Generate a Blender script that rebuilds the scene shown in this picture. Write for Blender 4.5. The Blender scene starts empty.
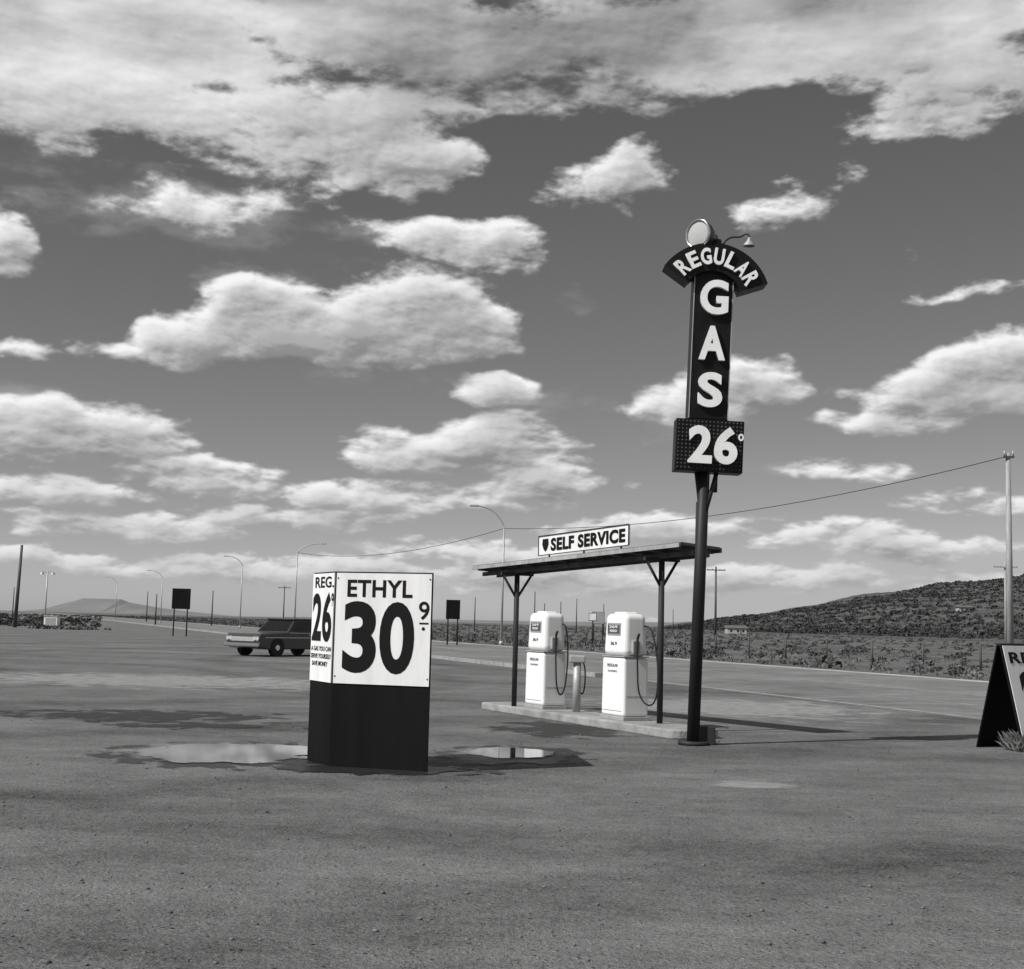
import bpy, bmesh, math, random
import numpy as np
from mathutils import Vector, Matrix
random.seed(7); rng=np.random.default_rng(7)
scn=bpy.context.scene
scn.view_settings.view_transform='Standard'; scn.view_settings.look='None'
scn.view_settings.exposure=0; scn.view_settings.gamma=1
col=scn.collection

# ------------------------------------------------------------ materials
def mat(name, v, rough=0.7, metal=0.0, var=0.0, vs=5.0, bump=0.0, bs=20.0, spec=0.5, streak=False):
    m=bpy.data.materials.new(name); m.use_nodes=True
    nt=m.node_tree; b=nt.nodes['Principled BSDF']
    b.inputs['Base Color'].default_value=(v,v,v,1)
    b.inputs['Roughness'].default_value=rough; b.inputs['Metallic'].default_value=metal
    b.inputs['Specular IOR Level'].default_value=spec
    tc=nt.nodes.new('ShaderNodeTexCoord')
    if var>0:
        n=nt.nodes.new('ShaderNodeTexNoise'); n.inputs['Scale'].default_value=vs
        n.inputs['Detail'].default_value=5; n.inputs['Roughness'].default_value=.65
        if streak:
            mp=nt.nodes.new('ShaderNodeMapping'); mp.inputs['Scale'].default_value=(1,1,.15)
            nt.links.new(tc.outputs['Object'],mp.inputs[0]); nt.links.new(mp.outputs[0],n.inputs['Vector'])
        else: nt.links.new(tc.outputs['Object'],n.inputs['Vector'])
        r=nt.nodes.new('ShaderNodeMapRange'); r.inputs['From Min'].default_value=.3; r.inputs['From Max'].default_value=.7
        r.inputs['To Min'].default_value=max(0,v*(1-var)); r.inputs['To Max'].default_value=min(1,v*(1+var*.6))
        nt.links.new(n.outputs['Fac'],r.inputs['Value']); nt.links.new(r.outputs[0],b.inputs['Base Color'])
    if bump>0:
        n2=nt.nodes.new('ShaderNodeTexNoise'); n2.inputs['Scale'].default_value=bs; n2.inputs['Detail'].default_value=4
        nt.links.new(tc.outputs['Object'],n2.inputs['Vector'])
        bp=nt.nodes.new('ShaderNodeBump'); bp.inputs['Strength'].default_value=bump; bp.inputs['Distance'].default_value=.02
        nt.links.new(n2.outputs['Fac'],bp.inputs['Height']); nt.links.new(bp.outputs[0],b.inputs['Normal'])
    return m
M_white=mat('white_paint',.82,.5,var=.16,vs=4,streak=True)
M_whiteL=mat('letter_enamel',.88,.4,var=.10,vs=6)
M_pump=mat('pump_enamel',.86,.28,var=.10,vs=2.5,streak=True)
M_black=mat('black_paint',.007,.65,var=.5,vs=3,streak=True,spec=.12)
M_blackL=mat('black_letter',.008,.6,spec=.15)
M_dark=mat('dark_sign_enamel',.008,.45,var=.4,vs=4,spec=.22)
M_steel=mat('painted_steel',.035,.6,var=.4,vs=4,streak=True,spec=.25)
M_pole=mat('dark_pole',.022,.55,var=.4,vs=5,streak=True,spec=.3)
M_galv=mat('galvanised',.42,.5,metal=.3,var=.2,vs=6)
M_chrome=mat('chrome',.65,.2,metal=1)
M_rubber=mat('rubber',.015,.6,spec=.3)
M_glass=mat('dark_glass',.012,.08)
M_dial=mat('dial_glass',.08,.12)
M_lens=mat('lamp_lens',.45,.15)
M_wood=mat('weathered_wood',.08,.8,var=.5,vs=6,streak=True,bump=.4,bs=30)
M_woodlt=mat('pale_wood',.34,.75,var=.35,vs=6,streak=True)
M_conc=mat('concrete',.30,.85,var=.45,vs=2.2,bump=.5,bs=25)
M_roof=mat('canopy_roofing',.14,.8,var=.4,vs=3)
M_carpaint=mat('car_paint',.055,.2,var=.06,vs=1.5)
M_carroof=mat('car_roof_paint',.04,.3)
M_leaf=mat('scrub_foliage',.04,.8,var=.5,vs=.3)
M_leaf2=mat('dry_grass',.15,.85,var=.5,vs=1.5)
M_house=mat('house_wall',.40,.7,var=.1,vs=.5)
M_hroof=mat('house_roof',.12,.8,var=.2,vs=.5)

# ------------------------------------------------------------ helpers
def link(o,parent=None):
    col.objects.link(o)
    if parent is not None: o.parent=parent
    return o
def empty(name,loc=(0,0,0),rot=(0,0,0)):
    e=bpy.data.objects.new(name,None); e.location=loc; e.rotation_euler=rot; e.empty_display_size=.3
    col.objects.link(e); return e
def mesh(name,verts,faces,m,parent=None,smooth=False,bevel=0,bseg=2):
    me=bpy.data.meshes.new(name); me.from_pydata([tuple(v) for v in verts],[],faces)
    bm=bmesh.new(); bm.from_mesh(me); bmesh.ops.recalc_face_normals(bm,faces=bm.faces); bm.to_mesh(me); bm.free()
    if m: me.materials.append(m)
    if smooth:
        for p in me.polygons: p.use_smooth=True
    o=bpy.data.objects.new(name,me); link(o,parent)
    if bevel>0:
        md=o.modifiers.new('bevel','BEVEL'); md.width=bevel; md.segments=bseg; md.limit_method='ANGLE'
    return o
def sheet(name,pts,z,m,parent=None):
    me=bpy.data.meshes.new(name); me.from_pydata([(p[0],p[1],z) for p in pts],[],[tuple(range(len(pts)))])
    me.materials.append(m); me.update()
    if me.polygons[0].normal.z<0: me.flip_normals()
    return link(bpy.data.objects.new(name,me),parent)
def box(name,c,s,m,parent=None,bevel=0,top=1.0,topy=None,rotz=0,bseg=2):
    x,y,z=[v/2 for v in s]; ty=top if topy is None else topy
    vs=[(-x,-y,-z),(x,-y,-z),(x,y,-z),(-x,y,-z),(-x*top,-y*ty,z),(x*top,-y*ty,z),(x*top,y*ty,z),(-x*top,y*ty,z)]
    fs=[(0,3,2,1),(4,5,6,7),(0,1,5,4),(1,2,6,5),(2,3,7,6),(3,0,4,7)]
    o=mesh(name,vs,fs,m,parent,bevel=bevel,bseg=bseg); o.location=c; o.rotation_euler=(0,0,rotz); return o
def cyl(name,p0,p1,r0,r1,m,parent=None,seg=16):
    p0=Vector(p0);p1=Vector(p1);d=(p1-p0).normalized()
    a=d.orthogonal().normalized(); b=d.cross(a)
    vs=[];fs=[]
    for k,(p,r) in enumerate(((p0,r0),(p1,r1))):
        for i in range(seg):
            t=2*math.pi*i/seg; vs.append(p+a*math.cos(t)*r+b*math.sin(t)*r)
    for i in range(seg):
        j=(i+1)%seg; fs.append((i,j,seg+j,seg+i))
    fs.append(tuple(range(seg))[::-1]); fs.append(tuple(range(seg,2*seg)))
    o=mesh(name,vs,fs,m,parent)
    for p in o.data.polygons:
        if len(p.vertices)==4: p.use_smooth=True
    return o
def tube(name,pts,r,m,parent=None,smooth=True):
    cu=bpy.data.curves.new(name,'CURVE'); cu.dimensions='3D'; cu.bevel_depth=r; cu.bevel_resolution=3; cu.use_fill_caps=True
    if smooth:
        sp=cu.splines.new('NURBS'); sp.points.add(len(pts)-1)
        for i,p in enumerate(pts): sp.points[i].co=(*p,1)
        sp.use_endpoint_u=True; sp.order_u=3; sp.resolution_u=8
    else:
        sp=cu.splines.new('POLY'); sp.points.add(len(pts)-1)
        for i,p in enumerate(pts): sp.points[i].co=(*p,1)
    cu.materials.append(m)
    return link(bpy.data.objects.new(name,cu),parent)
def text(name,body,o,right,up,w,h,depth,m,parent=None,bold=0.0,res=6,rot=0.0):
    cu=bpy.data.curves.new('t','FONT'); cu.body=body; cu.size=1; cu.extrude=.02; cu.offset=bold; cu.resolution_u=res
    if len(body)>1: cu.space_character=1.0+bold*2.2
    ob=bpy.data.objects.new('t',cu); col.objects.link(ob)
    dg=bpy.context.evaluated_depsgraph_get(); dg.update()
    me=bpy.data.meshes.new_from_object(ob.evaluated_get(dg))
    n=len(me.vertices); co=np.empty(n*3); me.vertices.foreach_get('co',co); co=co.reshape(-1,3)
    mn=co.min(0); mx=co.max(0)
    x=(co[:,0]-mn[0])/(mx[0]-mn[0])*w; y=(co[:,1]-mn[1])/(mx[1]-mn[1])*h; z=(co[:,2]-mn[2])/(mx[2]-mn[2])*depth
    if rot:
        cx,cy=x-w/2,y-h/2; c,s=math.cos(rot),math.sin(rot); x=cx*c-cy*s; y=cx*s+cy*c
    R=Vector(right).normalized();U=Vector(up).normalized();N=R.cross(U)
    out=np.array(o)[None,:]+x[:,None]*np.array(R)+y[:,None]*np.array(U)+z[:,None]*np.array(N)
    me.vertices.foreach_set('co',out.ravel()); me.materials.clear(); me.materials.append(m); me.update()
    bpy.data.objects.remove(ob)
    me.name=name
    return link(bpy.data.objects.new(name,me),parent)
def npmesh(name,V,F,m,parent=None):
    me=bpy.data.meshes.new(name); k=F.shape[1]
    me.vertices.add(len(V)); me.vertices.foreach_set('co',V.astype(np.float32).ravel())
    me.loops.add(F.size); me.loops.foreach_set('vertex_index',F.astype(np.int32).ravel())
    me.polygons.add(len(F)); me.polygons.foreach_set('loop_start',np.arange(0,F.size,k,dtype=np.int32))
    me.update(calc_edges=True); me.validate(); me.materials.append(m)
    return link(bpy.data.objects.new(name,me),parent)
def clumps(name,P,S,k,m,leaf=.28,flat=.7):
    n=len(P); c=rng.normal(size=(n,k,3)); c/=np.linalg.norm(c,axis=2,keepdims=True)+1e-6
    c*=rng.uniform(.3,1,(n,k,1))**.6; c[:,:,2]=np.abs(c[:,:,2])*flat
    C=P[:,None,:]+c*S[:,None,None]
    a=rng.normal(size=(n,k,3)); a/=np.linalg.norm(a,axis=2,keepdims=True)
    b=rng.normal(size=(n,k,3)); b=np.cross(a,b); b/=np.linalg.norm(b,axis=2,keepdims=True)
    L=(S[:,None,None]*leaf*rng.uniform(.6,1.4,(n,k,1)))
    q=np.stack([C-a*L,C-b*L*.7,C+a*L,C+b*L*.7],axis=2).reshape(-1,3)
    return npmesh(name,q,np.arange(len(q)).reshape(-1,4),m)
def gm(op,a,b=None,c=None,T=None):
    n=T.nodes.new('ShaderNodeMath'); n.operation=op
    for i,v in enumerate((a,b,c)):
        if v is None: continue
        if isinstance(v,(int,float)): n.inputs[i].default_value=v
        else: T.links.new(v,n.inputs[i])
    return n.outputs[0]
def gv(op,a,b=None,T=None):
    n=T.nodes.new('ShaderNodeVectorMath'); n.operation=op
    for i,v in enumerate((a,b)):
        if v is None: continue
        if isinstance(v,tuple): n.inputs[i].default_value=v
        else: T.links.new(v,n.inputs[i])
    return n.outputs['Value'] if op=='LENGTH' else n.outputs['Vector']
def gn(v,scale,det,rough,T,out='Fac'):
    n=T.nodes.new('ShaderNodeTexNoise'); n.inputs['Scale'].default_value=scale; n.inputs['Detail'].default_value=det; n.inputs['Roughness'].default_value=rough
    T.links.new(v,n.inputs['Vector']); return n.outputs[out]

# ------------------------------------------------------------ clouds: procedural field over azimuth / elevation of the real sky
CW,CH=2048,1024; AW,EH=1.24,.62
aa=(np.arange(CW)+.5)/CW*AW-AW/2; ee=(np.arange(CH)+.5)/CH*EH
Ag,Eg=np.meshgrid(aa.astype(np.float32),ee.astype(np.float32))
crng=np.random.default_rng(41)
def bsp(n_out,cells,off):
    t=(np.arange(n_out)+.5)/n_out*cells+off; i0=np.floor(t).astype(int); f=t-i0
    M=np.zeros((n_out,cells+5),np.float32); r=np.arange(n_out)
    w_=[(1-f)**3/6,(3*f**3-6*f**2+4)/6,(-3*f**3+3*f**2+3*f+1)/6,f**3/6]
    for k in range(4): M[r,i0+k]+=w_[k]
    return M
def octv(cx,cy):
    G=crng.normal(size=(cy+5,cx+5)).astype(np.float32)
    v=bsp(CH,cy,crng.random()*.99)@G@bsp(CW,cx,crng.random()*.99).T
    return v/v.std()
def fbm(cx,cy,o,gain=.5,bill=False):
    s=0;am=1;tot=0
    for k in range(o):
        v=octv(int(cx*2**k),int(cy*2**k))
        if bill: v=.8-np.abs(v)
        s=s+v*am; tot+=am*am; am*=gain
    return s/math.sqrt(tot)
clouds=[(-.293,.415,.23,.092,1.2),(-.079,.455,.17,.072,1.2),(-.17,.383,.12,.038,1.05),(.195,.462,.28,.076,1.2),(.331,.392,.075,.035,.8),
(-.091,.350,.056,.028,1.),(.061,.333,.046,.030,1.),(-.372,.262,.030,.026,1.),
(-.140,.212,.115,.028,1.4),(-.085,.230,.062,.032,1.35),(-.165,.232,.050,.026,1.25),(-.225,.197,.055,.024,1.05),(-.296,.182,.03,.009,.6),(-.35,.179,.04,.008,.55),
(-.014,.279,.055,.018,.35),(.190,.310,.028,.012,.2),(-.02,.167,.036,.013,.8),
(-.319,.122,.085,.024,1.1),(-.229,.100,.07,.015,.95),(-.337,.083,.08,.011,.85),(-.047,.129,.090,.021,1.15),(-.083,.091,.09,.015,1.),(.02,.103,.046,.015,.95),
(-.28,.061,.09,.012,.9),(-.157,.073,.09,.012,.9),(.17,.181,.050,.022,.95),(.124,.16,.045,.014,.65),
(.308,.172,.080,.022,1.2),(.267,.152,.065,.014,1.),(.347,.193,.05,.022,1.1),(.247,.115,.045,.011,.55),(.283,.062,.1,.015,.95),
(.332,.255,.032,.010,.35),(.11,.073,.08,.012,.85),(-.01,.052,.1,.010,.8),(-.30,.305,.07,.02,.1),(.07,.035,.4,.012,.75),(.36,.09,.07,.013,.65),(-.25,.033,.25,.011,.75),
(-.53,.2,.08,.04,1),(.52,.25,.09,.05,1),(-.5,.33,.06,.02,.8),(.55,.12,.1,.02,1)]
lowf=np.clip((Eg-.05)/.17,0,1)
w1=fbm(17,15,6,.55); w2=fbm(17,15,6,.55)
wa=.012*(.35+.65*lowf); we=.0060*(.35+.65*lowf)
Aw=Ag+w1*wa; Ew=Eg+w2*we
acc=np.full_like(Ag,-.9)
for (a,e,sa,se,wt) in clouds:
    q=((Aw-a)/(sa*1.08))**2
    dy=(Ew-e)/(se*1.12); dy=np.where(dy<0,dy*1.2,dy)
    acc=np.maximum(acc,wt*(1-q-dy*dy))
fH=fbm(26,26,7,.60); fL=fbm(46,64,5,.60)
fb=fH*lowf+fL*(1-lowf)
bl=fbm(34,36,5,.58,True)*lowf+fbm(64,90,4,.58,True)*(1-lowf)
top=np.clip((Eg-.34)/.06,0,1)
strk=fbm(7,18,6,.5)
dens=acc*.78+fb*.25+bl*.13+top*(strk*.05+.04)-.06
ss=lambda x,a,b:(lambda t:t*t*(3-2*t))(np.clip((x-a)/(b-a),0,1))
msk=ss(dens,-.10,.46)
wisp=ss(fb*.5+strk*.6+acc*.3,.5,1.8)*.14
msk=1-(1-msk)*(1-wisp*(1-.3*top))
th_=np.clip(dens,0,1.2)
sh=0
for k in range(1,11):
    sh=sh+np.roll(np.roll(th_,-int(k*3.6),axis=0),int(k*2),axis=1)
Lg=np.exp(-.28*sh)
sh2=0
for k in range(1,5): sh2=sh2+np.roll(np.roll(th_,-k*2,axis=0),k*2,axis=1)
rel=np.clip((sh2/4-th_)*-1.6,-.35,.35)
Lt=np.clip(.36+.18*strk+.16*w1,0,1)
Lt=Lt+.50*ss(Eg,.42,.35)*np.clip(1-(Ag+.02)*2.0,.35,1)
Lg=Lg*(1-top)+np.clip(Lt,0,1)*top
br=.28+.56*Lg+rel*.34*(1-.55*top)+fb*.02*(1-.5*top)
br=br+.08*(1-top)*np.clip(Eg/.2,0,1)
haze=np.clip(1-Eg/.12,0,1)*.5
br=br*(1-haze)+.53*haze
msk=np.clip(msk*(.98-.15*haze),0,1); br=np.clip(br,.16,.94)
img=bpy.data.images.new('cloud_field',CW,CH,alpha=False,float_buffer=False)
img.colorspace_settings.name='Non-Color'
px=np.ones((CH,CW,4),np.float32); px[...,0]=msk; px[...,1]=br; px[...,2]=0
img.pixels.foreach_set(px.ravel()); img.update(); img.pack()

SUN_EL=math.radians(44.5); sx,sy=-.857,-.515
w=bpy.data.worlds.new('World'); scn.world=w; w.use_nodes=True
nt=w.node_tree; N=nt.nodes; L=nt.links; N.clear()
tc=N.new('ShaderNodeTexCoord'); sp=N.new('ShaderNodeSeparateXYZ'); L.new(tc.outputs['Generated'],sp.inputs[0])
wm=lambda *a:gm(*a,T=nt)
az=wm('ARCTAN2',sp.outputs['X'],sp.outputs['Y'])
hr=wm('SQRT',wm('ADD',wm('MULTIPLY',sp.outputs['X'],sp.outputs['X']),wm('MULTIPLY',sp.outputs['Y'],sp.outputs['Y'])))
el=wm('DIVIDE',sp.outputs['Z'],wm('MAXIMUM',hr,.05))
cb=N.new('ShaderNodeCombineXYZ'); L.new(wm('MULTIPLY_ADD',az,1/AW,.5),cb.inputs[0]); L.new(wm('MULTIPLY',wm('MAXIMUM',el,.001),1/EH),cb.inputs[1])
it=N.new('ShaderNodeTexImage'); it.image=img; it.extension='MIRROR'; it.interpolation='Cubic'; L.new(cb.outputs[0],it.inputs[0])
ic_=N.new('ShaderNodeSeparateColor'); L.new(it.outputs['Color'],ic_.inputs[0])
upn=N.new('ShaderNodeMapRange'); upn.inputs['From Min'].default_value=-.005; upn.inputs['From Max'].default_value=.005; L.new(el,upn.inputs['Value'])
mask=wm('MULTIPLY',ic_.outputs[0],upn.outputs[0]); cshade=wm('MULTIPLY',ic_.outputs[1],10.0)
sky=N.new('ShaderNodeTexSky'); sky.sky_type='NISHITA'; sky.sun_disc=False
sky.sun_elevation=SUN_EL; sky.sun_rotation=math.atan2(sx,sy)%(2*math.pi); sky.altitude=1500; sky.dust_density=1.5
sc=N.new('ShaderNodeSeparateColor'); L.new(sky.outputs[0],sc.inputs[0])
skyv=wm('ADD',wm('MULTIPLY',sc.outputs[0],.85),wm('MULTIPLY',sc.outputs[1],.15))   # panchromatic film, yellow filter
skyv=wm('MULTIPLY',skyv,.80)
skyv=wm('MINIMUM',skyv,4.6)
mx=wm('ADD',wm('MULTIPLY',skyv,wm('SUBTRACT',1.0,mask)),wm('MULTIPLY',cshade,mask))
cc=N.new('ShaderNodeCombineColor')
for i in range(3): L.new(mx,cc.inputs[i])
bg=N.new('ShaderNodeBackground'); bg.inputs['Strength'].default_value=.1; L.new(cc.outputs[0],bg.inputs['Color'])
wo=N.new('ShaderNodeOutputWorld'); L.new(bg.outputs[0],wo.inputs[0])

sl=bpy.data.lights.new('sun','SUN'); sl.energy=4.5; sl.angle=math.radians(.5); sl.color=(1,.99,.975)
so=bpy.data.objects.new('sun',sl); col.objects.link(so)
sd=Vector((sx*math.cos(SUN_EL),sy*math.cos(SUN_EL),math.sin(SUN_EL)))
so.rotation_euler=(-sd).to_track_quat('-Z','Y').to_euler(); so.location=(-20,-12,30)

# ------------------------------------------------------------ ground
def groundmat(name,base,kind):
    m=bpy.data.materials.new(name); m.use_nodes=True; T=m.node_tree; b=T.nodes['Principled BSDF']
    b.inputs['Roughness'].default_value=.9; b.inputs['Specular IOR Level'].default_value=.15
    t=T.nodes.new('ShaderNodeTexCoord').outputs['Object']
    A=lambda *a:gm(*a,T=T)
    big=gn(t,.20,4,.62,T); mid=gn(gv('MULTIPLY',t,(1,1.3,1),T),1.1,6,.70,T); fine=gn(t,38,3,.78,T)
    st=gn(gv('MULTIPLY',t,(.3,1.1,1),T),.8,4,.65,T)
    lot=kind=='lot'
    v=A('ADD',A('MULTIPLY',A('SUBTRACT',big,.5),.9 if lot else 1.3),A('MULTIPLY',A('SUBTRACT',mid,.5),1.15 if lot else 1.3))
    v=A('ADD',v,A('MULTIPLY',A('SUBTRACT',fine,.5),2.2 if lot else 1.0))
    v=A('ADD',v,A('MULTIPLY',A('SUBTRACT',st,.5),.6 if kind!='plain' else .3))
    h=A('ADD',A('MULTIPLY',fine,.9),A('MULTIPLY',mid,1.8))
    if kind=='plain':
        pl=gn(t,.06,5,.7,T); v=A('ADD',v,A('MULTIPLY',A('SUBTRACT',pl,.5),1.6))
    if lot:
        g2=gn(t,9,4,.75,T); v=A('ADD',v,A('MULTIPLY',A('SUBTRACT',g2,.5),1.0)); h=A('ADD',h,A('MULTIPLY',g2,1.0))
        for sc_,amt,thr in ((19,.9,.84),(60,.7,.62)):
            vo=T.nodes.new('ShaderNodeTexVoronoi'); vo.inputs['Scale'].default_value=sc_; T.links.new(t,vo.inputs['Vector'])
            pk=T.nodes.new('ShaderNodeMapRange'); pk.inputs['From Min'].default_value=.08; pk.inputs['From Max'].default_value=.34
            pk.inputs['To Min'].default_value=amt; pk.inputs['To Max'].default_value=0; T.links.new(vo.outputs['Distance'],pk.inputs['Value'])
            s3=T.nodes.new('ShaderNodeSeparateColor'); T.links.new(vo.outputs['Color'],s3.inputs[0])
            sel=A('GREATER_THAN',s3.outputs[0],thr)
            sgn=A('SUBTRACT',A('MULTIPLY',s3.outputs[1],2.0),1.05)
            pkk=A('MULTIPLY',pk.outputs[0],sel)
            v=A('ADD',v,A('MULTIPLY',pkk,sgn)); h=A('ADD',h,A('MULTIPLY',pkk,.9))
        for sc_,off,dist,amt,lo in ((.055,(16,-34,0),2.2,-.22,.80),(.040,(-9,-52,0),1.6,-.20,.86)):
            wv=T.nodes.new('ShaderNodeTexWave'); wv.wave_type='RINGS'; wv.rings_direction='Z'; wv.inputs['Scale'].default_value=sc_; wv.inputs['Distortion'].default_value=dist; wv.inputs['Detail'].default_value=3; wv.inputs['Detail Scale'].default_value=.35
            T.links.new(gv('ADD',t,off,T),wv.inputs['Vector'])
            tr=T.nodes.new('ShaderNodeMapRange'); tr.inputs['From Min'].default_value=lo; tr.inputs['From Max'].default_value=1; tr.inputs['To Max'].default_value=amt; T.links.new(wv.outputs['Fac'],tr.inputs['Value'])
            v=A('ADD',v,A('MULTIPLY',tr.outputs[0],A('MULTIPLY',big,2.0)))
    alb=A('MAXIMUM',A('MULTIPLY',A('ADD',v,1.0),base),base*.2)
    c=T.nodes.new('ShaderNodeCombineColor')
    for i in range(3): T.links.new(alb,c.inputs[i])
    T.links.new(c.outputs[0],b.inputs['Base Color'])
    bp=T.nodes.new('ShaderNodeBump'); bp.inputs['Strength'].default_value={'lot':.75,'road':.2,'plain':.7}[kind]; bp.inputs['Distance'].default_value=.035
    T.links.new(h,bp.inputs['Height']); T.links.new(bp.outputs[0],b.inputs['Normal'])
    return m
MG=groundmat('oiled_dirt_lot',.165,'lot'); MR=groundmat('asphalt_highway',.18,'road'); MP=groundmat('desert_soil',.12,'plain')
sheet('ground',[(-9000,-300),(9000,-300),(9000,12000),(-9000,12000)],0,MG)
dR=np.array([-.336,.942]); dR/=np.linalg.norm(dR); nR=np.array([dR[1],-dR[0]])
F0=np.array([15.6,44.5]); N0=F0-13.1*nR
def rp(base,s,q): return tuple(base+dR*s+nR*q)
hw=empty('highway')
sheet('roadway',[rp(F0,-300,0),rp(F0,4000,0),rp(N0,4000,0),rp(N0,-300,0)],.006,MR,hw)
M_paint=mat('road_paint',.42,.8,var=.5,vs=2)
mk=[];mf=[]
for q in (-6.7,-6.4):
    i=len(mk); mk+=[(*rp(F0,-300,q),.012),(*rp(F0,1200,q),.012),(*rp(F0,1200,q+.1),.012),(*rp(F0,-300,q+.1),.012)]; mf.append((i,i+1,i+2,i+3))
for q in (-3.3,-9.9):
    for s in range(-120,600,12):
        i=len(mk); mk+=[(*rp(F0,s,q),.012),(*rp(F0,s+4,q),.012),(*rp(F0,s+4,q+.1),.012),(*rp(F0,s,q+.1),.012)]; mf.append((i,i+1,i+2,i+3))
mesh('lane_markings',mk,mf,M_paint,hw)
def kerb(name,base,s0,s1,q0,q1,h,parent):
    c=[rp(base,s0,q0),rp(base,s1,q0),rp(base,s1,q1),rp(base,s0,q1)]
    vs=[(*p,0) for p in c]+[(*p,h) for p in c]
    return mesh(name,vs,[(0,1,2,3),(4,5,6,7),(0,1,5,4),(1,2,6,5),(2,3,7,6),(3,0,4,7)],M_conc,parent)
kerb('kerb_near',N0,1,420,-.3,-.02,.12,hw)
sheet('edge_line',[rp(N0,-300,.25),rp(N0,1,.25),rp(N0,1,.38),rp(N0,-300,.38)],.012,M_paint,hw)
sheet('shoulder',[rp(F0,-300,.02),rp(F0,1500,.02),rp(F0,1500,1.1),rp(F0,-300,1.1)],.01,mat('shoulder_sand',.38,.9,var=.4,vs=.8),hw)
sheet('desert_plain',[rp(F0,-300,1.2),rp(F0,9000,1.2),rp(F0,9000,6000),rp(F0,-300,6000)],.008,MP)

n=11000; y=5.2+15*rng.random(n)**1.4; x=(rng.random(n)-.5)*2*(y*.46+.5)
S=rng.uniform(.002,.007,n)*(1+1.8*(rng.random(n)>.965))
octa=np.array([[1,0,0],[0,1,0],[-1,0,0],[0,-1,0],[0,0,.7],[0,0,-.7]],float)
of=np.array([[0,1,4],[1,2,4],[2,3,4],[3,0,4],[1,0,5],[2,1,5],[3,2,5],[0,3,5]])
V=octa[None]*S[:,None,None]*rng.uniform(.6,1.3,(n,6,1)); V+=np.stack([x,y,S*.3],1)[:,None,:]
Fc=(of[None]+np.arange(n)[:,None,None]*6).reshape(-1,3)
npmesh('gravel',V.reshape(-1,3),Fc,mat('pebbles',.16,.85,var=.9,vs=5))

def softmat(name,v,rough,edge,amp,scale,maxa=1.0,bumpy=.0,var=.35):
    m=mat(name,v,rough,var=var,vs=3,bump=bumpy,bs=14); T=m.node_tree; b=T.nodes['Principled BSDF']; out=T.nodes['Material Output']
    A=lambda *a:gm(*a,T=T)
    t=T.nodes.new('ShaderNodeTexCoord')
    d=gv('MULTIPLY',gv('SUBTRACT',t.outputs['Generated'],(.5,.5,.5),T),(2,2,0),T); ln=gv('LENGTH',d,None,T)
    nz=gn(t.outputs['Object'],scale,6,.62,T)
    f=A('SUBTRACT',A('SUBTRACT',1.0,ln),A('MULTIPLY',A('SUBTRACT',nz,.40),amp))
    f=A('MINIMUM',f,A('MULTIPLY',A('SUBTRACT',1.0,ln),6.0))
    r=T.nodes.new('ShaderNodeMapRange'); r.inputs['From Min'].default_value=0; r.inputs['From Max'].default_value=edge; r.inputs['To Max'].default_value=maxa
    T.links.new(f,r.inputs['Value'])
    tr=T.nodes.new('ShaderNodeBsdfTransparent'); mx_=T.nodes.new('ShaderNodeMixShader')
    T.links.new(r.outputs[0],mx_.inputs[0]); T.links.new(tr.outputs[0],mx_.inputs[1]); T.links.new(b.outputs[0],mx_.inputs[2]); T.links.new(mx_.outputs[0],out.inputs[0])
    return m
M_wet=softmat('wet_dirt',.02,.45,.12,1.8,1.9,.9,.15); M_water=softmat('water',.02,.03,.025,1.1,1.8,.98,var=.1); M_silt=softmat('dried_silt',.34,.85,.4,1.8,1.3,.7,.2)
M_oil=softmat('oil_stain',.03,.7,.25,3.0,1.5,.72)
def patch(name,cx,cy,rx,ry,z,m):
    o=sheet(name,[(-rx,-ry),(rx,-ry),(rx,ry),(-rx,ry)],0,m); o.location=(cx,cy,z); return o
patch('wet_patch',-3.05,15.5,1.8,1.75,.004,M_wet)
patch('silt_patch',-3.75,15.7,.8,1.1,.008,M_silt)
patch('puddle',-3.1,15.55,1.15,1.25,.012,M_water)
patch('wet_patch',-1.3,14.25,1.4,.6,.012,M_wet)
patch('silt_patch',-.2,15.95,.7,1.2,.016,M_silt)
patch('puddle',.05,16.3,.6,.7,.020,M_water)
patch('wet_patch',.1,16.2,1.1,1.3,.008,M_wet)
patch('oil_stain',-5.5,20.9,3.2,1.7,.004,M_oil)
patch('oil_stain',-4.3,19.2,1.8,.8,.008,M_oil)
patch('oil_stain',.9,20.4,1.6,2.0,.004,M_oil)
patch('dust_patch',2.45,13.6,.6,.5,.009,M_silt)
patch('dust_patch',4.5,27,4.5,5,.004,M_silt)
patch('dust_patch',-8,32,8,5,.004,M_silt)

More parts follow.
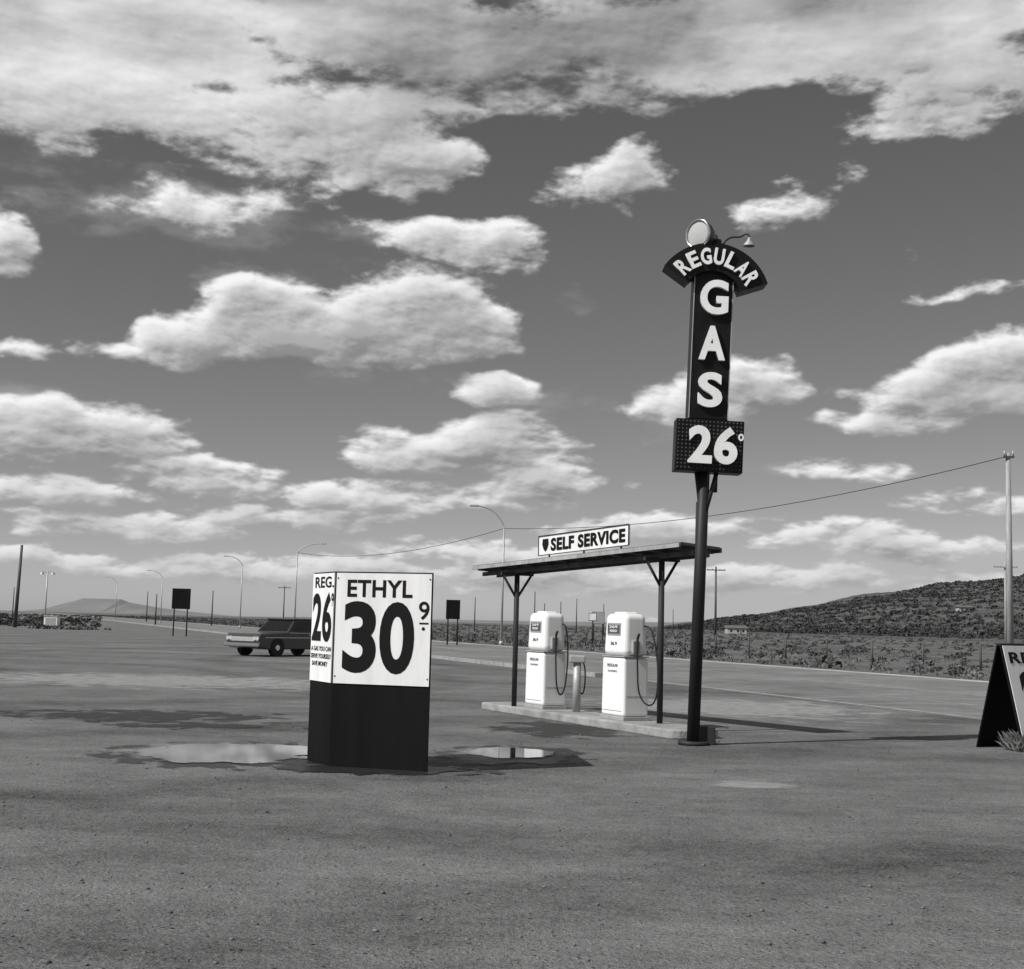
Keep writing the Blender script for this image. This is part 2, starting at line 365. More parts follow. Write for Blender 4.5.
# ------------------------------------------------------------ price sign box
ps=empty('gas_price_sign',(-1.4,14.6,0)); O=Vector((-1.4,14.6,0))
FR,FL,BL,BR=[Vector((a,b,0))-O for a,b in ((-.79,14.08),(-1.845,14.38),(-2.17,15.02),(-.93,15.25))]
H=2.05
mesh('cabinet',[*[(p.x,p.y,0) for p in (FL,FR,BR,BL)],*[(p.x,p.y,H) for p in (FL,FR,BR,BL)]],
     [(0,1,2,3),(4,5,6,7),(0,1,5,4),(1,2,6,5),(2,3,7,6),(3,0,4,7)],M_black,ps,bevel=.008)
def panel(a,b,nm):
    r=(b-a).normalized(); nn=r.cross(Vector((0,0,1))); wd=(b-a).length
    z0,z1=.875,2.035; p=[a+r*.015,a+r*(wd-.015)]
    vs=[]
    for off in (.0,.012):
        for q,z in ((p[0],z0),(p[1],z0),(p[1],z1),(p[0],z1)):
            v=q+nn*off; vs.append((v.x,v.y,z))
    mesh(nm,vs,[(0,1,2,3),(4,5,6,7),(0,1,5,4),(1,2,6,5),(2,3,7,6),(3,0,4,7)],M_white,ps)
    return r,nn,wd
r,nn,wd=panel(FL,FR,'front_panel')
def T(nm,body,fx,z,w_,h_,bold):
    o=FL+r*(fx*wd)+nn*.013; return text(nm,body,(o.x,o.y,z),r,(0,0,1),w_,h_,.003,M_blackL,ps,bold)
T('word_ethyl','ETHYL',.13,1.785,.73,.18,.022)
T('digit_3','3',.10,.99,.375,.75,.035); T('digit_0','0',.475,.99,.385,.75,.03)
T('digit_9','9',.866,1.56,.115,.19,.01)
T('underline','-',.875,1.515,.10,.016,.0); T('dot','.',.90,1.45,.035,.035,.0)
for i,zz in enumerate((.95,1.98)):
    for fx in (.03,.97):
        o=FL+r*(fx*wd)+nn*.012; cyl('bolt_%d'%i,(o.x,o.y,zz),(o.x+nn.x*.006,o.y+nn.y*.006,zz),.008,.008,M_steel,ps,8)
r2,n2_,wd2=panel(BL,FL,'side_panel')
def T2(nm,body,fx,z,w_,h_,bold):
    o=BL+r2*(fx*wd2)+n2_*.013; return text(nm,body,(o.x,o.y,z),r2,(0,0,1),w_,h_,.003,M_blackL,ps,bold)
T2('word_reg','REG.',.14,1.88,.60,.12,.02); T2('digits_26','26',.06,1.30,.62,.53,.03)
T2('small_1','A GAS YOU CAN',.06,1.20,.64,.05,.01); T2('small_2','SERVE YOURSELF',.06,1.12,.64,.05,.01); T2('small_3','SAVE MONEY',.12,1.04,.5,.05,.01)
T2('small_9','9',.89,1.68,.07,.14,.02)

# ------------------------------------------------------------ pole sign
sg=empty('gas_station_pole_sign',(2.49,18.2,0),(0,math.radians(1.85),0))
cyl('main_pole',(0,0,0),(0,.05,4.4),.085,.075,M_pole,sg,20)
cyl('rear_pipe',(.17,.12,3.4),(.17,.12,4.4),.03,.03,M_pole,sg)
cyl('brace_left',(-.02,.03,3.1),(-.11,.03,3.68),.03,.03,M_pole,sg)
cyl('brace_right',(.03,.0,3.1),(.17,.0,3.68),.03,.03,M_pole,sg)
cyl('pole_flange',(0,0,0),(0,0,.05),.2,.2,M_steel,sg)
box('junction_box',(.2,.12,.13),(.2,.2,.24),M_steel,sg,bevel=.01)
box('digit_cabinet',(.03,.0,4.0),(.92,.3,.71),M_dark,sg,bevel=.012)
box('gas_cabinet',(.0,.05,5.4),(.54,.34,2.08),M_dark,sg,bevel=.012)
for xx in (-.264,.264): box('gas_trim',(xx,-.123,5.4),(.012,.012,2.06),M_galv,sg)
vs=[];fs=[]
for i in range(17):
    for j in range(13):
        cx=-.39+i*.0525; cz=3.69+j*.0525; k=len(vs)
        for t in range(6):
            a=t*math.pi/3; vs.append((cx+.012*math.cos(a),-.156,cz+.012*math.sin(a)))
        vs.append((cx,-.168,cz))
        for t in range(6): fs.append((k+t,k+(t+1)%6,k+6))
mesh('lattice_studs',vs,fs,mat('stud',.06,.5),sg)
X=(1,0,0);Z=(0,0,1)
text('letter_G','G',(-.18,-.125,5.80),X,Z,.38,.48,.06,M_whiteL,sg,.03)
text('letter_A','A',(-.175,-.125,5.17),X,Z,.36,.47,.06,M_whiteL,sg,.04)
text('letter_S','S',(-.16,-.125,4.52),X,Z,.33,.48,.06,M_whiteL,sg,.035)
text('digit_2','2',(-.26,-.155,3.75),X,Z,.32,.51,.06,M_whiteL,sg,.035)
text('digit_6','6',(.09,-.155,3.75),X,Z,.31,.51,.06,M_whiteL,sg,.035)
text('cent','o',(.41,-.155,4.08),X,Z,.07,.10,.04,M_whiteL,sg,.02)
ac=(-.03,5.99); R0,R1=.41,.80; tilt=math.radians(-7); half=math.radians(63)
vs=[];fs=[]; n=28
for i in range(n+1):
    t=math.pi/2+tilt+half-2*half*i/n
    for (rr,yy) in ((R0,-.20),(R1,-.20),(R1,.14),(R0,.14)):
        vs.append((ac[0]+rr*math.cos(t),yy,ac[1]+rr*math.sin(t)))
for i in range(n):
    a=4*i;b=a+4
    for k in range(4): fs.append((a+k,a+(k+1)%4,b+(k+1)%4,b+k))
fs.append((0,1,2,3)); fs.append((4*n,4*n+1,4*n+2,4*n+3))
mesh('arch_cabinet',vs,fs,M_dark,sg)
for i,ch in enumerate('REGULAR'):
    t=math.pi/2+tilt+math.radians(51-17*i); rm=.605
    text('arch_letter_%d'%(i+1),ch,(ac[0]+rm*math.cos(t)-.06,-.203,ac[1]+rm*math.sin(t)-.11),X,Z,.14,.23,.04,M_whiteL,sg,.03) if False else \
    text('arch_letter_%d'%(i+1),ch,(ac[0]+rm*math.cos(t),-.203,ac[1]+rm*math.sin(t)),X,Z,.14,.23,.04,M_whiteL,sg,.03,rot=t-math.pi/2)
fl=Vector((-.22,-.08,6.93)); fd=Vector((-.70,-.70,-.05)).normalized()
def lathe(name,c,ax,prof,m,parent,seg=24):
    ax=Vector(ax).normalized(); a=ax.orthogonal().normalized(); b=ax.cross(a); vs=[];fs=[]
    for (h,rr) in prof:
        for i in range(seg):
            t=2*math.pi*i/seg; vs.append(Vector(c)+ax*h+a*rr*math.cos(t)+b*rr*math.sin(t))
    for k in range(len(prof)-1):
        for i in range(seg):
            j=(i+1)%seg; fs.append((k*seg+i,k*seg+j,(k+1)*seg+j,(k+1)*seg+i))
    return mesh(name,vs,fs,m,parent,smooth=True)
M_hous=mat('lamp_housing',.06,.45,var=.3,vs=8)
lathe('flood_housing',fl,fd,[(-.34,.01),(-.33,.07),(-.22,.09),(-.17,.14),(-.06,.19),(.04,.205),(.045,.205),(.045,.175)],M_hous,sg,32)
lathe('flood_lens',fl,fd,[(.035,.178),(.045,.14),(.055,.08),(.06,.001)],M_lens,sg,32)
lathe('flood_rim',fl,fd,[(.03,.205),(.055,.21),(.06,.195),(.055,.178),(.04,.176)],M_chrome,sg,32)
tube('flood_yoke',[(.05,0,6.74),(.03,.05,6.8),(-.02,.10,6.88),(-.06,.08,6.93)],.022,M_steel,sg)
cyl('ballast',(.05,.03,6.74),(.05,.03,6.9),.065,.05,M_steel,sg)
tube('gooseneck_arm',[(.08,0,6.72),(.12,0,6.86),(.22,-.02,6.94),(.34,-.05,6.93),(.42,-.08,6.98),(.46,-.1,6.95),(.46,-.1,6.90)],.014,M_steel,sg)
lathe('gooseneck_shade',(.46,-.1,6.80),(0,0,1),[(0,.08),(.04,.06),(.08,.025),(.12,.018),(.12,.001)],M_galv,sg)

# ------------------------------------------------------------ island, pumps, canopy
dI=Vector((.45,-.893,0)).normalized(); nI=Vector((.893,.45,0)).normalized()
angI=math.atan2(dI.y,dI.x)
ic=Vector((-.12,24.7,0))+dI*3.12
isl=empty('pump_island',(ic.x,ic.y,0),(0,0,angI))
vs=[];pts=[]
for sgn in (1,-1):
    for i in range(9):
        t=-math.pi/2+math.pi*i/8
        px_,py_=3.0+.15*math.cos(t),.42*math.sin(t)
        pts.append((px_*sgn,py_*sgn))
m_=len(pts); vs=[(p[0],p[1],0) for p in pts]+[(p[0],p[1],.13) for p in pts]
mesh('slab',vs,[tuple(range(m_))[::-1],tuple(range(m_,2*m_))]+[(i,(i+1)%m_,m_+(i+1)%m_,m_+i) for i in range(m_)],M_conc,isl,bevel=.02)
def pump(s,hose_out):
    c=Vector((-.12,24.7,0))+dI*s
    e=empty('gas_pump',(c.x,c.y,.13),(0,0,angI))
    box('plinth',(0,0,.03),(.68,.46,.06),M_galv,e,bevel=.01)
    box('lower_cabinet',(0,0,.50),(.66,.45,.88),M_pump,e,bevel=.045,top=.98,topy=.98,bseg=4)
    box('trim_band',(0,0,.955),(.652,.446,.018),M_galv,e,bevel=.006)
    box('head_cabinet',(0,0,1.285),(.64,.43,.64),M_pump,e,bevel=.085,top=.92,topy=.90,bseg=6)
    box('cap',(0,0,1.61),(.36,.24,.05),M_pump,e,bevel=.022,bseg=3,top=.88)
    for sd_ in (-1,1):
        box('dial_bezel',(0,sd_*.205,1.37),(.38,.02,.19),M_galv,e,bevel=.006)
        box('dial_glass',(0,sd_*.216,1.37),(.34,.012,.13),M_dial,e)
        Rv=(1,0,0) if sd_<0 else (-1,0,0)
        text('dial_digits','269',(-.12*(-sd_),sd_*.2225,1.385),Rv,Z,.24,.04,.002,M_whiteL,e,.01)
        text('dial_digits_b','000',(-.10*(-sd_),sd_*.2225,1.325),Rv,Z,.20,.035,.002,M_whiteL,e,.01)
        text('plate_text','26.9',(-.09*(-sd_),sd_*.2165,1.13),Rv,Z,.18,.05,.002,M_blackL,e,.01)
        text('grade_text','REGULAR',(-.15*(-sd_),sd_*.2265,.80),Rv,Z,.30,.045,.002,M_blackL,e,.0)
        text('notice_text','NO SMOKING',(-.13*(-sd_),sd_*.2265,.72),Rv,Z,.26,.028,.002,M_blackL,e,.0)
        box('door_seam',(0,sd_*.2262,.14),(.54,.004,.006),M_steel,e)
    box('nozzle_boot',(.325,-.02,1.10),(.06,.13,.20),M_galv,e,bevel=.012)
    tube('nozzle',[(.36,-.02,1.02),(.37,-.02,1.18),(.38,-.02,1.26),(.42,-.02,1.30)],.02,M_steel,e)
    k=hose_out
    tube('hose',[(.28,.14,1.42),(.36+k*.1,.17,1.44),(.42+k*.2,.19,1.2),(.44+k*.35,.20,.75),(.42+k*.4,.16,.30),(.38+k*.25,.08,.22),(.38,.0,.40),(.385,-.02,.8),(.37,-.02,1.05)],.013,M_rubber,e)
    box('end_seam',(.328,0,.36),(.004,.34,.006),M_steel,e)
    return e
pump(1.72,-.1); pump(4.28,.55)
c=Vector((-.12,24.7,0))+dI*2.62+nI*.1
ap=empty('water_hose_post',(c.x,c.y,.13))
cyl('post',(0,0,0),(0,0,.82),.065,.065,M_galv,ap); box('head',(0,0,.86),(.26,.2,.12),M_galv,ap,bevel=.02)
tube('hose',[(.06,0,.85),(.13,.0,.8),(.14,.02,.45),(.10,.05,.25),(.02,.08,.4),(.0,.08,.8)],.012,M_rubber,ap)

cp=empty('pump_canopy')
NL,NR,FRc,FLc=[Vector(v) for v in ((-.66,24.2,2.52),(2.45,19.4,2.74),(3.08,19.81,2.70),(-.03,24.61,2.49))]
th=Vector((0,0,.035))
mesh('roof_deck',[NL,NR,FRc,FLc,NL+th,NR+th,FRc+th,FLc+th],[(0,1,2,3),(4,5,6,7),(0,1,5,4),(1,2,6,5),(2,3,7,6),(3,0,4,7)],M_roof,cp)
def beam(nm,a,b,w_,h_,m,parent):
    a=Vector(a);b=Vector(b);d_=(b-a).normalized(); s_=d_.cross(Vector((0,0,1))).normalized()*w_/2; u_=Vector((0,0,h_/2))
    vs=[a-s_-u_,a+s_-u_,a+s_+u_,a-s_+u_,b-s_-u_,b+s_-u_,b+s_+u_,b-s_+u_]
    return mesh(nm,vs,[(0,1,2,3),(4,5,6,7),(0,1,5,4),(1,2,6,5),(2,3,7,6),(3,0,4,7)],m,parent)
dz=Vector((0,0,-.05))
across=(FLc-NL).normalized()
beam('fascia_near',NL-across*.02+dz*.2,NR-across*.02+dz*.2,.03,.06,M_woodlt,cp)
beam('fascia_far',FLc+across*.02+dz*.2,FRc+across*.02+dz*.2,.03,.07,M_wood,cp)
for k in range(12):
    f=(k+.3)/11.6
    a=NL.lerp(NR,f)+dz*.62; b=FLc.lerp(FRc,f)+dz*.62; beam('rafter_%d'%k,a+across*.02,b-across*.02,.04,.055,M_wood,cp)
for f in (.3,.7):
    a=NL.lerp(FLc,f)+dz*2.0; b=NR.lerp(FRc,f)+dz*2.0; beam('purlin_%.0f'%(f*10),a,b,.05,.07,M_wood,cp)
def cpost(x,y,nm):
    f=((Vector((x,y,0))-Vector((NL.x,NL.y,0))).dot((NR-NL).to_2d().to_3d().normalized()))/((NR-NL).to_2d().length)
    zt=NL.z+(NR.z-NL.z)*f-.17
    cyl(nm,(x,y,.13),(x,y,zt),.045,.045,M_steel,cp)
    a2=Vector((.84,.543,0)); 
    for sg_ in (-1,1):
        cyl(nm+'_brace_%d'%(sg_+1),(x,y,zt-.42),(x+a2.x*.3*sg_,y+a2.y*.3*sg_,zt),.022,.022,M_steel,cp,8)
    beam(nm+'_bearer',(x-a2.x*.33,y-a2.y*.33,zt+.01),(x+a2.x*.33,y+a2.y*.33,zt+.01),.06,.05,M_steel,cp)
cpost(.13,23.5,'post_left'); cpost(2.27,20.2,'post_right')
cyl('vent_pipe',(2.74,20.1,0),(2.78,20.1,3.42),.024,.024,M_steel,cp,8)
ss_=empty('self_service_sign')
dS=(NR-NL).normalized()
a=NR-dS*3.64+Vector((0,0,.075)); Ls=2.42
up_=Vector((0,0,1)); nS=dS.cross(up_).normalized()
q=[a,a+dS*Ls,a+dS*Ls+up_*.32,a+up_*.32]
mesh('board',[*(v for v in q),*(v-nS*.03 for v in q)],[(0,1,2,3),(4,5,6,7),(0,1,5,4),(1,2,6,5),(2,3,7,6),(3,0,4,7)],M_white,ss_)
for i,(p,qq) in enumerate(((0,1),(3,2),(0,3),(1,2))):
    beam('trim_%d'%i,q[p]+nS*.006,q[qq]+nS*.006,.02,.012,M_steel,ss_) if i<2 else cyl('trim_%d'%i,q[p]+nS*.004,q[qq]+nS*.004,.008,.008,M_steel,ss_,8)
tb=a+dS*.36+up_*.055+nS*.006
text('lettering','SELF SERVICE',tb,dS,up_,1.98,.21,.004,M_blackL,ss_,.04)
shp=[(0,.22),(.16,.22),(.17,.13),(.13,.05),(.08,.01),(.03,.05),(-.01,.13)]
vs=[a+dS*(.12+p[0])+up_*(.045+p[1])+nS*.008 for p in shp]
mesh('shield_emblem',vs,[tuple(range(len(vs)))],M_blackL,ss_)
for f in (.1,.5,.9):
    cyl('strut_%d'%(f*10),a+dS*Ls*f-nS*.05,a+dS*Ls*f-nS*.05+Vector((0,0,-.04)),.015,.015,M_steel,ss_,8)

# ------------------------------------------------------------ sandwich board
sb=empty('sandwich_board_sign',(6.76,18.7,0)); rd=Vector((.8,.6,0)); pn=Vector((.6,-.8,0)); Wd=1.25
def board(nm,sgn,m):
    t_=pn*(.36*sgn); a0=t_; a1=t_+rd*Wd; b0=pn*.02*sgn+Vector((0,0,1.43)); b1=b0+rd*Wd
    nv=(a1-a0).cross(b0-a0).normalized()*.02
    mesh(nm,[a0,a1,b1,b0,a0-nv,a1-nv,b1-nv,b0-nv],[(0,1,2,3),(4,5,6,7),(0,1,5,4),(1,2,6,5),(2,3,7,6),(3,0,4,7)],m,sb)
    return a0,a1,b0,b1,nv.normalized()
a0,a1,b0,b1,nv=board('front_board',1,M_black); board('rear_board',-1,M_black)
upv=(b0-a0).normalized(); nf=rd.cross(upv).normalized()
pz=[a0+rd*.03+upv*.12,a1-rd*.03+upv*.12,b1-rd*.03-upv*.02,b0+rd*.03-upv*.02]
mesh('white_panel',[p+nf*.004 for p in pz]+[p+nf*.012 for p in pz],[(0,1,2,3),(4,5,6,7),(0,1,5,4),(1,2,6,5),(2,3,7,6),(3,0,4,7)],M_white,sb)
t0=a0+rd*.12+upv*1.2+nf*.014; text('word_reg','REG.',t0,rd,upv,.95,.16,.003,M_blackL,sb,.03)
t0=a0+rd*.25+upv*.45+nf*.014; text('digits','26',t0,rd,upv,.8,.65,.003,M_blackL,sb,.04)
cyl('hinge',(0,0,1.43),tuple(rd*Wd+Vector((0,0,1.43))),.018,.018,M_steel,sb,8)

# ------------------------------------------------------------ station wagon
hd=math.radians(-79.9-45)
cw=empty('station_wagon',(-8.95,55.6,0),(0,0,hd))
prof=[(2.50,.34),(2.58,.52),(2.60,.80),(2.52,.89),(1.85,.93),(1.05,.96),(.95,.97),(-2.4,.97),(-2.53,.86),(-2.56,.6),(-2.5,.34),(-2.05,.28),(2.1,.28)]
hwid=.93; k=len(prof)
vs=[(p[0],-hwid,p[1]) for p in prof]+[(p[0],hwid,p[1]) for p in prof]
mesh('lower_body',vs,[tuple(range(k)),tuple(range(k,2*k))]+[(i,(i+1)%k,k+(i+1)%k,k+i) for i in range(k)],M_carpaint,cw,bevel=.05,bseg=3)
gb=[(1.0,.87,.96),(-2.42,.87,.96)]; gt=[(.48,.72,1.45),(-2.2,.72,1.45)]
Bf,Br=gb;Tf,Tr=gt
vs=[(Bf[0],-Bf[1],Bf[2]),(Bf[0],Bf[1],Bf[2]),(Br[0],Br[1],Br[2]),(Br[0],-Br[1],Br[2]),(Tf[0],-Tf[1],Tf[2]),(Tf[0],Tf[1],Tf[2]),(Tr[0],Tr[1],Tr[2]),(Tr[0],-Tr[1],Tr[2])]
mesh('greenhouse',vs,[(0,3,2,1),(4,5,6,7),(0,1,5,4),(1,2,6,5),(2,3,7,6),(3,0,4,7)],M_carpaint,cw,bevel=.02)
box('roof_panel',(-.86,0,1.475),(2.84,1.52,.06),M_carroof,cw,bevel=.028,bseg=3)
for s_ in (-1,1): tube('roof_rail',[(-.2,s_*.6,1.50),(-.25,s_*.6,1.56),(-2.0,s_*.6,1.56),(-2.05,s_*.6,1.50)],.012,M_chrome,cw,False)
def onface(nm,A,B,C,D,u0,u1,v0,v1,off=.012):
    A,B,C,D=[Vector(q) for q in (A,B,C,D)]
    f=lambda u,v:(A.lerp(B,u)).lerp(D.lerp(C,u),v)
    nn_=(B-A).cross(D-A).normalized()*off
    mesh(nm,[f(u0,v0)+nn_,f(u1,v0)+nn_,f(u1,v1)+nn_,f(u0,v1)+nn_],[(0,1,2,3)],M_glass,cw)
for s_ in (1,-1):
    A=(Bf[0],s_*Bf[1],Bf[2]);B=(Br[0],s_*Br[1],Br[2]);C=(Tr[0],s_*Tr[1],Tr[2]);D=(Tf[0],s_*Tf[1],Tf[2])
    sgnn=(Vector(B)-Vector(A)).cross(Vector(D)-Vector(A)).y*s_
    o_=.012 if sgnn>0 else -.012
    for i,(u0,u1) in enumerate(((.04,.33),(.35,.63),(.65,.97))): onface('side_window_%d_%d'%(s_+1,i),A,B,C,D,u0,u1,.08,.9,o_)
onface('windscreen',vs[0],vs[1],vs[5],vs[4],.04,.96,.06,.92,.012)
onface('tailgate_glass',vs[2],vs[3],vs[7],vs[6],.08,.92,.12,.88,.012)
for xx in (1.60,-1.42):
    for s_ in (-1,1):
        cyl('wheel_arch',(xx,s_*.92,.36),(xx,s_*.935,.36),.39,.39,M_rubber,cw,24)
        cyl('tyre',(xx,s_*.74,.34),(xx,s_*.945,.34),.34,.34,M_rubber,cw,24)
        cyl('hubcap',(xx,s_*.945,.34),(xx,s_*.96,.34),.14,.10,M_chrome,cw,16)
box('front_bumper',(2.66,0,.44),(.14,1.9,.16),M_chrome,cw,bevel=.05,bseg=3)
box('rear_bumper',(-2.62,0,.44),(.14,1.9,.16),M_chrome,cw,bevel=.05,bseg=3)
box('grille',(2.60,0,.67),(.03,1.25,.17),M_galv,cw,bevel=.01)
for s_ in (-1,1):
    for kk in (.66,.82): cyl('headlamp',(2.57,s_*kk,.70),(2.625,s_*kk,.70),.08,.08,M_lens,cw,16)
    box('side_trim',(-.0,s_*.935,.74),(4.6,.012,.022),M_chrome,cw)
    box('belt_trim',(-.7,s_*.935,.93),(3.3,.012,.015),M_chrome,cw)
    box('door_handle',(-.2,s_*.945,.86),(.14,.03,.025),M_chrome,cw)

# ------------------------------------------------------------ lamps, poles, signs
def street_lamp(x,y,h,reach,rise,sgn,r=.09):
    e=empty('street_lamp',(x,y,0))
    cyl('mast',(0,0,0),(0,0,h),r,r*.6,M_galv,e,10)
    tube('arm',[(0,0,h-.3),(0,0,h),(sgn*reach*.25,0,h+rise*.55),(sgn*reach*.6,0,h+rise*.92),(sgn*reach,0,h+rise)],.05,M_galv,e)
    box('luminaire',(sgn*(reach+.25),0,h+rise),(.6,.3,.14),M_galv,e,bevel=.05)
    cyl('base',(0,0,0),(0,0,.3),r*1.9,r*1.6,M_galv,e,10)
    return e
street_lamp(-.47,94,8.3,1.9,1.35,-1)
street_lamp(-21.9,139,8.3,2.4,.9,1)
street_lamp(-35.2,178,8.3,2.0,1.1,-1)
street_lamp(-61,238,8.0,2.2,1.2,-1,.10)
street_lamp(-84,290,8.0,2.2,1.2,-1,.10)
def utility_pole(x,y,h,arms=1,m=M_wood,r=.14,aw=2.2,lean=0):
    e=empty('utility_pole',(x,y,0),(0,lean,0))
    cyl('shaft',(0,0,0),(0,0,h),r,r*.65,m,e,10)
    for k in range(arms):
        z=h-.4-k*.8
        box('crossarm_%d'%k,(0,-.14,z),(aw,.1,.12),m,e)
        for t in (-.46,-.2,.2,.46): cyl('insulator_%d_%d'%(k,int(t*100)),(aw*t,-.14,z+.07),(aw*t,-.14,z+.2),.045,.03,M_galv,e,8)
    return e
e=utility_pole(23.3,63,10.1,0,M_woodlt,.17)
box('top_bracket',(0,-.1,9.9),(.5,.1,.1),M_wood,e); cyl('insulator_a',(-.2,-.1,9.95),(-.2,-.1,10.2),.05,.03,M_galv,e,8); cyl('insulator_b',(.2,-.1,9.95),(.2,-.1,10.2),.05,.03,M_galv,e,8)
utility_pole(24.4,160,8.8,1,M_wood,.16)
utility_pole(48.4,132,8.6,1,M_woodlt,.14,2.4)
utility_pole(-45.4,125,7.6,0,M_wood,.18,lean=math.radians(1.5))
e=empty('light_pole',(-42,123,0)); cyl('mast',(0,0,0),(0,0,5.2),.08,.06,M_galv,e,8); box('arm',(0,0,5.1),(1.1,.08,.08),M_galv,e)
for s_ in (-1,1): lathe('shade_%d'%(s_+1),(s_*.5,0,4.9),(0,0,1),[(0,.2),(.12,.15),(.2,.05)],M_galv,e,12)
for (x_,y_,h_) in ((-52,200,4.5),(-47,215,5.5),(-38.5,232,7.),(-72,270,6.),(-6,240,6.),(4,210,6.5),(9,235,5.5),(13,260,6.5),(17.5,250,5.5),(-95,260,6),(-30,260,6),(40,330,6),(62,300,6),(1,225,5),(6,228,5)):
    utility_pole(x_,y_,h_,1 if h_>6.9 else 0,M_wood,.12)
def wire(pts_,sag,nm):
    e=[]
    for a_,b_ in zip(pts_[:-1],pts_[1:]):
        a_=Vector(a_);b_=Vector(b_)
        for i in range(17):
            f=i/16; p=a_.lerp(b_,f); p.z-=sag*4*f*(1-f); e.append(tuple(p))
    return tube(nm,e,.018,M_rubber,None,False)
wire([(23.3,63,9.95),(-.47,94,8.1),(-21.9,139,8.2)],1.0,'power_line')
def roadside_sign(x,y,w_,h_,z0,m,posts=2):
    e=empty('roadside_sign',(x,y,0))
    box('panel',(0,0,z0+h_/2),(w_,.06,h_),m,e,bevel=.01)
    px_=(-w_*.38,w_*.38) if posts==2 else (0,)
    for i,p in enumerate(px_): cyl('post_%d'%i,(p,.06,0),(p,.06,z0+h_*.8),.05,.05,M_steel,e,8)
    box('rim',(0,.02,z0+h_/2),(w_+.08,.04,h_+.08),M_steel,e)
    return e
roadside_sign(-23.7,98,1.25,1.4,2.0,M_black)
roadside_sign(-3.7,90,.85,1.2,1.75,M_black,2)
roadside_sign(8.6,130,1.1,1.1,1.7,M_galv)
roadside_sign(6.2,100,.5,.5,1.9,M_white,1)
e=empty('utility_cabinet',(-41,122,0)); box('cabinet',(0,0,.55),(1.2,.8,1.1),M_white,e,bevel=.03); box('lid',(0,0,1.13),(1.3,.9,.08),M_galv,e,bevel=.02); box('door',(0,-.405,.55),(.9,.02,.85),M_galv,e)

fe=empty('wire_fence')
for i in range(120):
    p=rp(F0,-20+i*4,9.5); cyl('post_%d'%i,(p[0],p[1],0),(p[0],p[1],1.15),.05,.05,M_wood,fe,6)
for j,z in enumerate((.45,.75,1.05)):
    a_=rp(F0,-20,9.5); b_=rp(F0,456,9.5); tube('strand_%d'%j,[(*a_,z),(*b_,z)],.008,M_steel,fe,False)

# ------------------------------------------------------------ hill, mesa, houses, scrub
def hf(x,y):
    b=np.interp(x,[60,85,111,140,165,185,229,300,500,1200],[0,1,5.5,10,14.5,19,26,36,55,70])
    yy=np.exp(-(np.clip(620-y,0,None)/185)**2)*np.exp(-(np.clip(y-760,0,None)/220)**2)
    no=1.2*np.sin(x*.045+y*.013)+.8*np.sin(x*.11-y*.05)+.5*np.sin(x*.23+y*.17)
    return b*yy+no*np.clip(b*yy/12,0,1)-.35
gx=np.linspace(40,1200,220); gy=np.linspace(250,1300,160)
XX,YY=np.meshgrid(gx,gy); ZZ=hf(XX,YY)
V=np.stack([XX.ravel(),YY.ravel(),ZZ.ravel()],1)
i,j=np.meshgrid(np.arange(219),np.arange(159)); a=(j*220+i).ravel()
Fh=np.stack([a,a+1,a+221,a+220],1)
ho=npmesh('hill',V,Fh,groundmat('hill_soil',.085,'plain'))
ho.data.polygons.foreach_set('use_smooth',np.ones(len(Fh),bool))
def ridge(name,Y,pts,depth,m):
    vs=[];fs=[]
    for (x,z) in pts:
        vs+=[(x,Y-depth,-1),(x,Y,z),(x,Y+depth,-1)]
    for i in range(len(pts)-1):
        a=3*i; fs+=[(a,a+3,a+4,a+1),(a+1,a+4,a+5,a+2)]
    return mesh(name,vs,fs,m)
M_far=mat('distant_rock',.18,.95,var=.2,vs=.004)
ridge('mesa',5000,[(-1720,-1),(-1660,16),(-1600,44),(-1570,53),(-1430,53),(-1400,42),(-1300,27),(-1180,14),(-1050,4),(-980,-1)],260,M_far)
ridge('distant_ridge',4200,[(-1000,-1),(-400,6),(100,9),(500,16),(700,30),(900,34),(1300,45),(2000,70)],300,M_far)
def house(x,y,w_,d_,h_,nm='house'):
    z=float(hf(x,y)) if x>40 and y>250 else 0; z=max(z,0)
    e=empty(nm,(x,y,z-.2))
    box('walls',(0,0,h_/2),(w_,d_,h_),M_house,e)
    rh=h_*.4; x2=w_/2+.4; y2=d_/2+.4
    mesh('roof',[(-x2,-y2,h_),(x2,-y2,h_),(x2,y2,h_),(-x2,y2,h_),(-x2,0,h_+rh),(x2,0,h_+rh)],[(0,1,5,4),(2,3,4,5),(0,4,3),(1,2,5),(0,3,2,1)],M_hroof,e)
    for k in (-.3,.05,.33): box('window',(w_*k,-d_/2-.03,h_*.55),(w_*.1,.06,h_*.35),M_glass,e)
    box('door',(w_*.2,-d_/2-.03,h_*.35),(w_*.07,.06,h_*.68),M_hroof,e)
house(72,430,6,5,2.0); house(168,500,5,4,1.7)

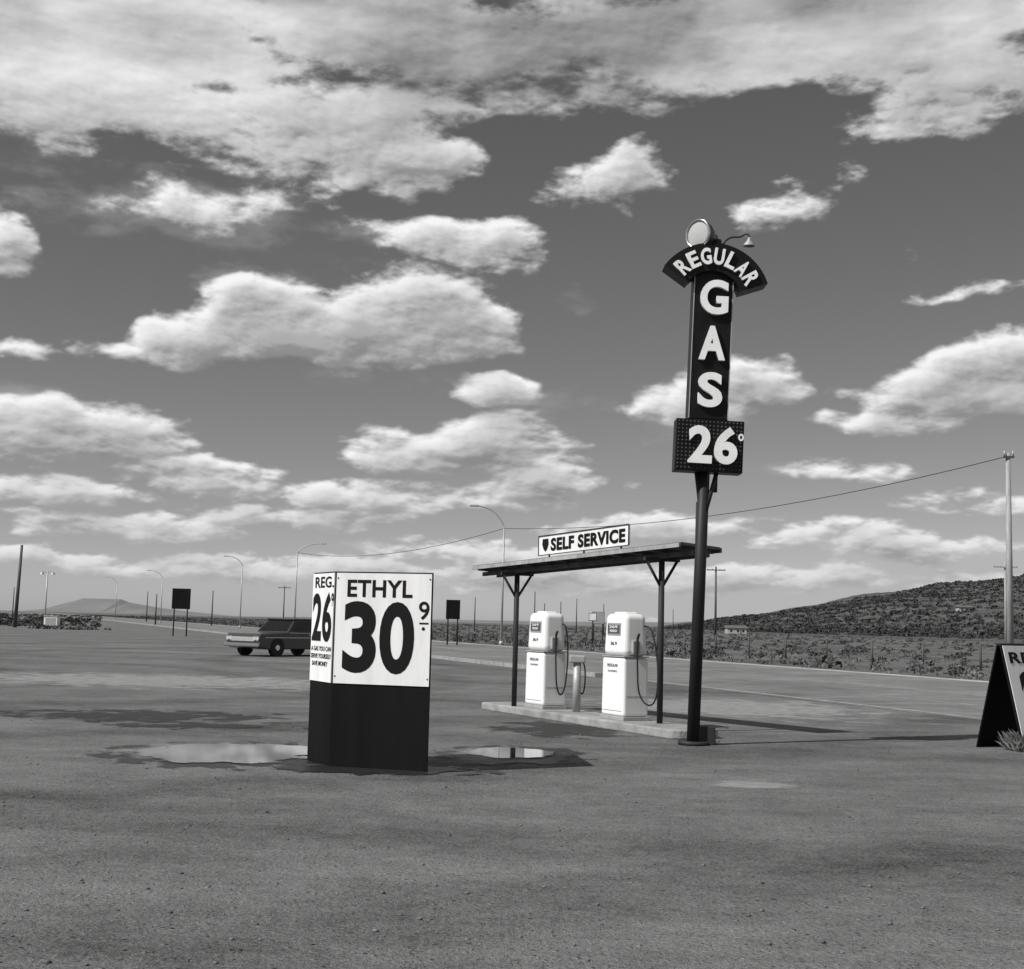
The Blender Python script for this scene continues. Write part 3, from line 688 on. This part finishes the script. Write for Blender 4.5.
n=11000; s_=-30+850*rng.random(n)**1.3; q_=2.0+330*rng.random(n)**1.6
P2=F0[None]+dR[None]*s_[:,None]+nR[None]*q_[:,None]
zz=np.where((P2[:,0]>40)&(P2[:,1]>250),np.clip(hf(P2[:,0],P2[:,1]),0,None),0)
S=rng.uniform(.14,.48,n)*(1+.8*(rng.random(n)>.92))
clumps('desert_scrub',np.c_[P2,zz],S,24,M_leaf,leaf=.2)
n=3200; s_=-30+450*rng.random(n)**1.5; q_=1.2+26*rng.random(n)**1.3
P2=F0[None]+dR[None]*s_[:,None]+nR[None]*q_[:,None]
clumps('dry_grass',np.c_[P2,np.zeros(n)],rng.uniform(.12,.30,n),22,M_leaf2,leaf=.2,flat=1.0)
n=22000; hx=70+430*rng.random(n)**1.2; hy=330+420*rng.random(n); zz=hf(hx,hy)
k_=zz>.5; clumps('hill_scrub',np.c_[hx,hy,zz][k_],(.45+1.1*rng.random(n)**2.2)[k_],12,M_leaf,leaf=.4)
n=900; y_=135+500*rng.random(n)**1.3; x_=-y_*rng.uniform(.30,.48,n); clumps('roadside_scrub',np.c_[x_,y_,np.zeros(n)],rng.uniform(.25,.8,n),22,M_leaf)
def tuft(name,x,y,n,h,sp,m):
    bx=rng.normal(0,sp,n)+x; by=rng.normal(0,sp,n)+y; an=rng.uniform(0,6.28,n); ln=rng.uniform(.1,.7,n)*h; hh=h*rng.uniform(.3,1,n); w_=.0025
    ca,sa=np.cos(an),np.sin(an)
    V=np.stack([np.c_[bx-sa*w_,by+ca*w_,0*bx],np.c_[bx+sa*w_,by-ca*w_,0*bx],np.c_[bx+ca*ln*.4+sa*w_*.8,by+sa*ln*.4-ca*w_*.8,hh*.7],np.c_[bx+ca*ln,by+sa*ln,hh]],1).reshape(-1,3)
    return npmesh(name,V,np.arange(len(V)).reshape(-1,4),m)
tuft('weeds',7.05,18.6,1200,.26,.10,M_leaf2); tuft('weeds',7.5,18.7,1500,.28,.2,M_leaf2)
tuft('weeds',2.75,18.5,90,.12,.06,M_leaf2)
n=60; clumps('roadside_weeds',np.c_[rng.normal(-39.5,1.6,n),rng.normal(121,1,n),np.zeros(n)],rng.uniform(.2,.5,n),30,M_leaf2)

# ------------------------------------------------------------ camera
cd=bpy.data.cameras.new('camera'); cd.sensor_width=36; cd.lens=1350/1024*36; cd.clip_start=.1; cd.clip_end=40000
co=bpy.data.objects.new('camera',cd); col.objects.link(co)
co.matrix_world=Matrix.Translation((0,0,1.55))@Matrix.Rotation(math.radians(90+5.86),4,'X')@Matrix.Rotation(math.radians(1.45),4,'Z')
scn.camera=co
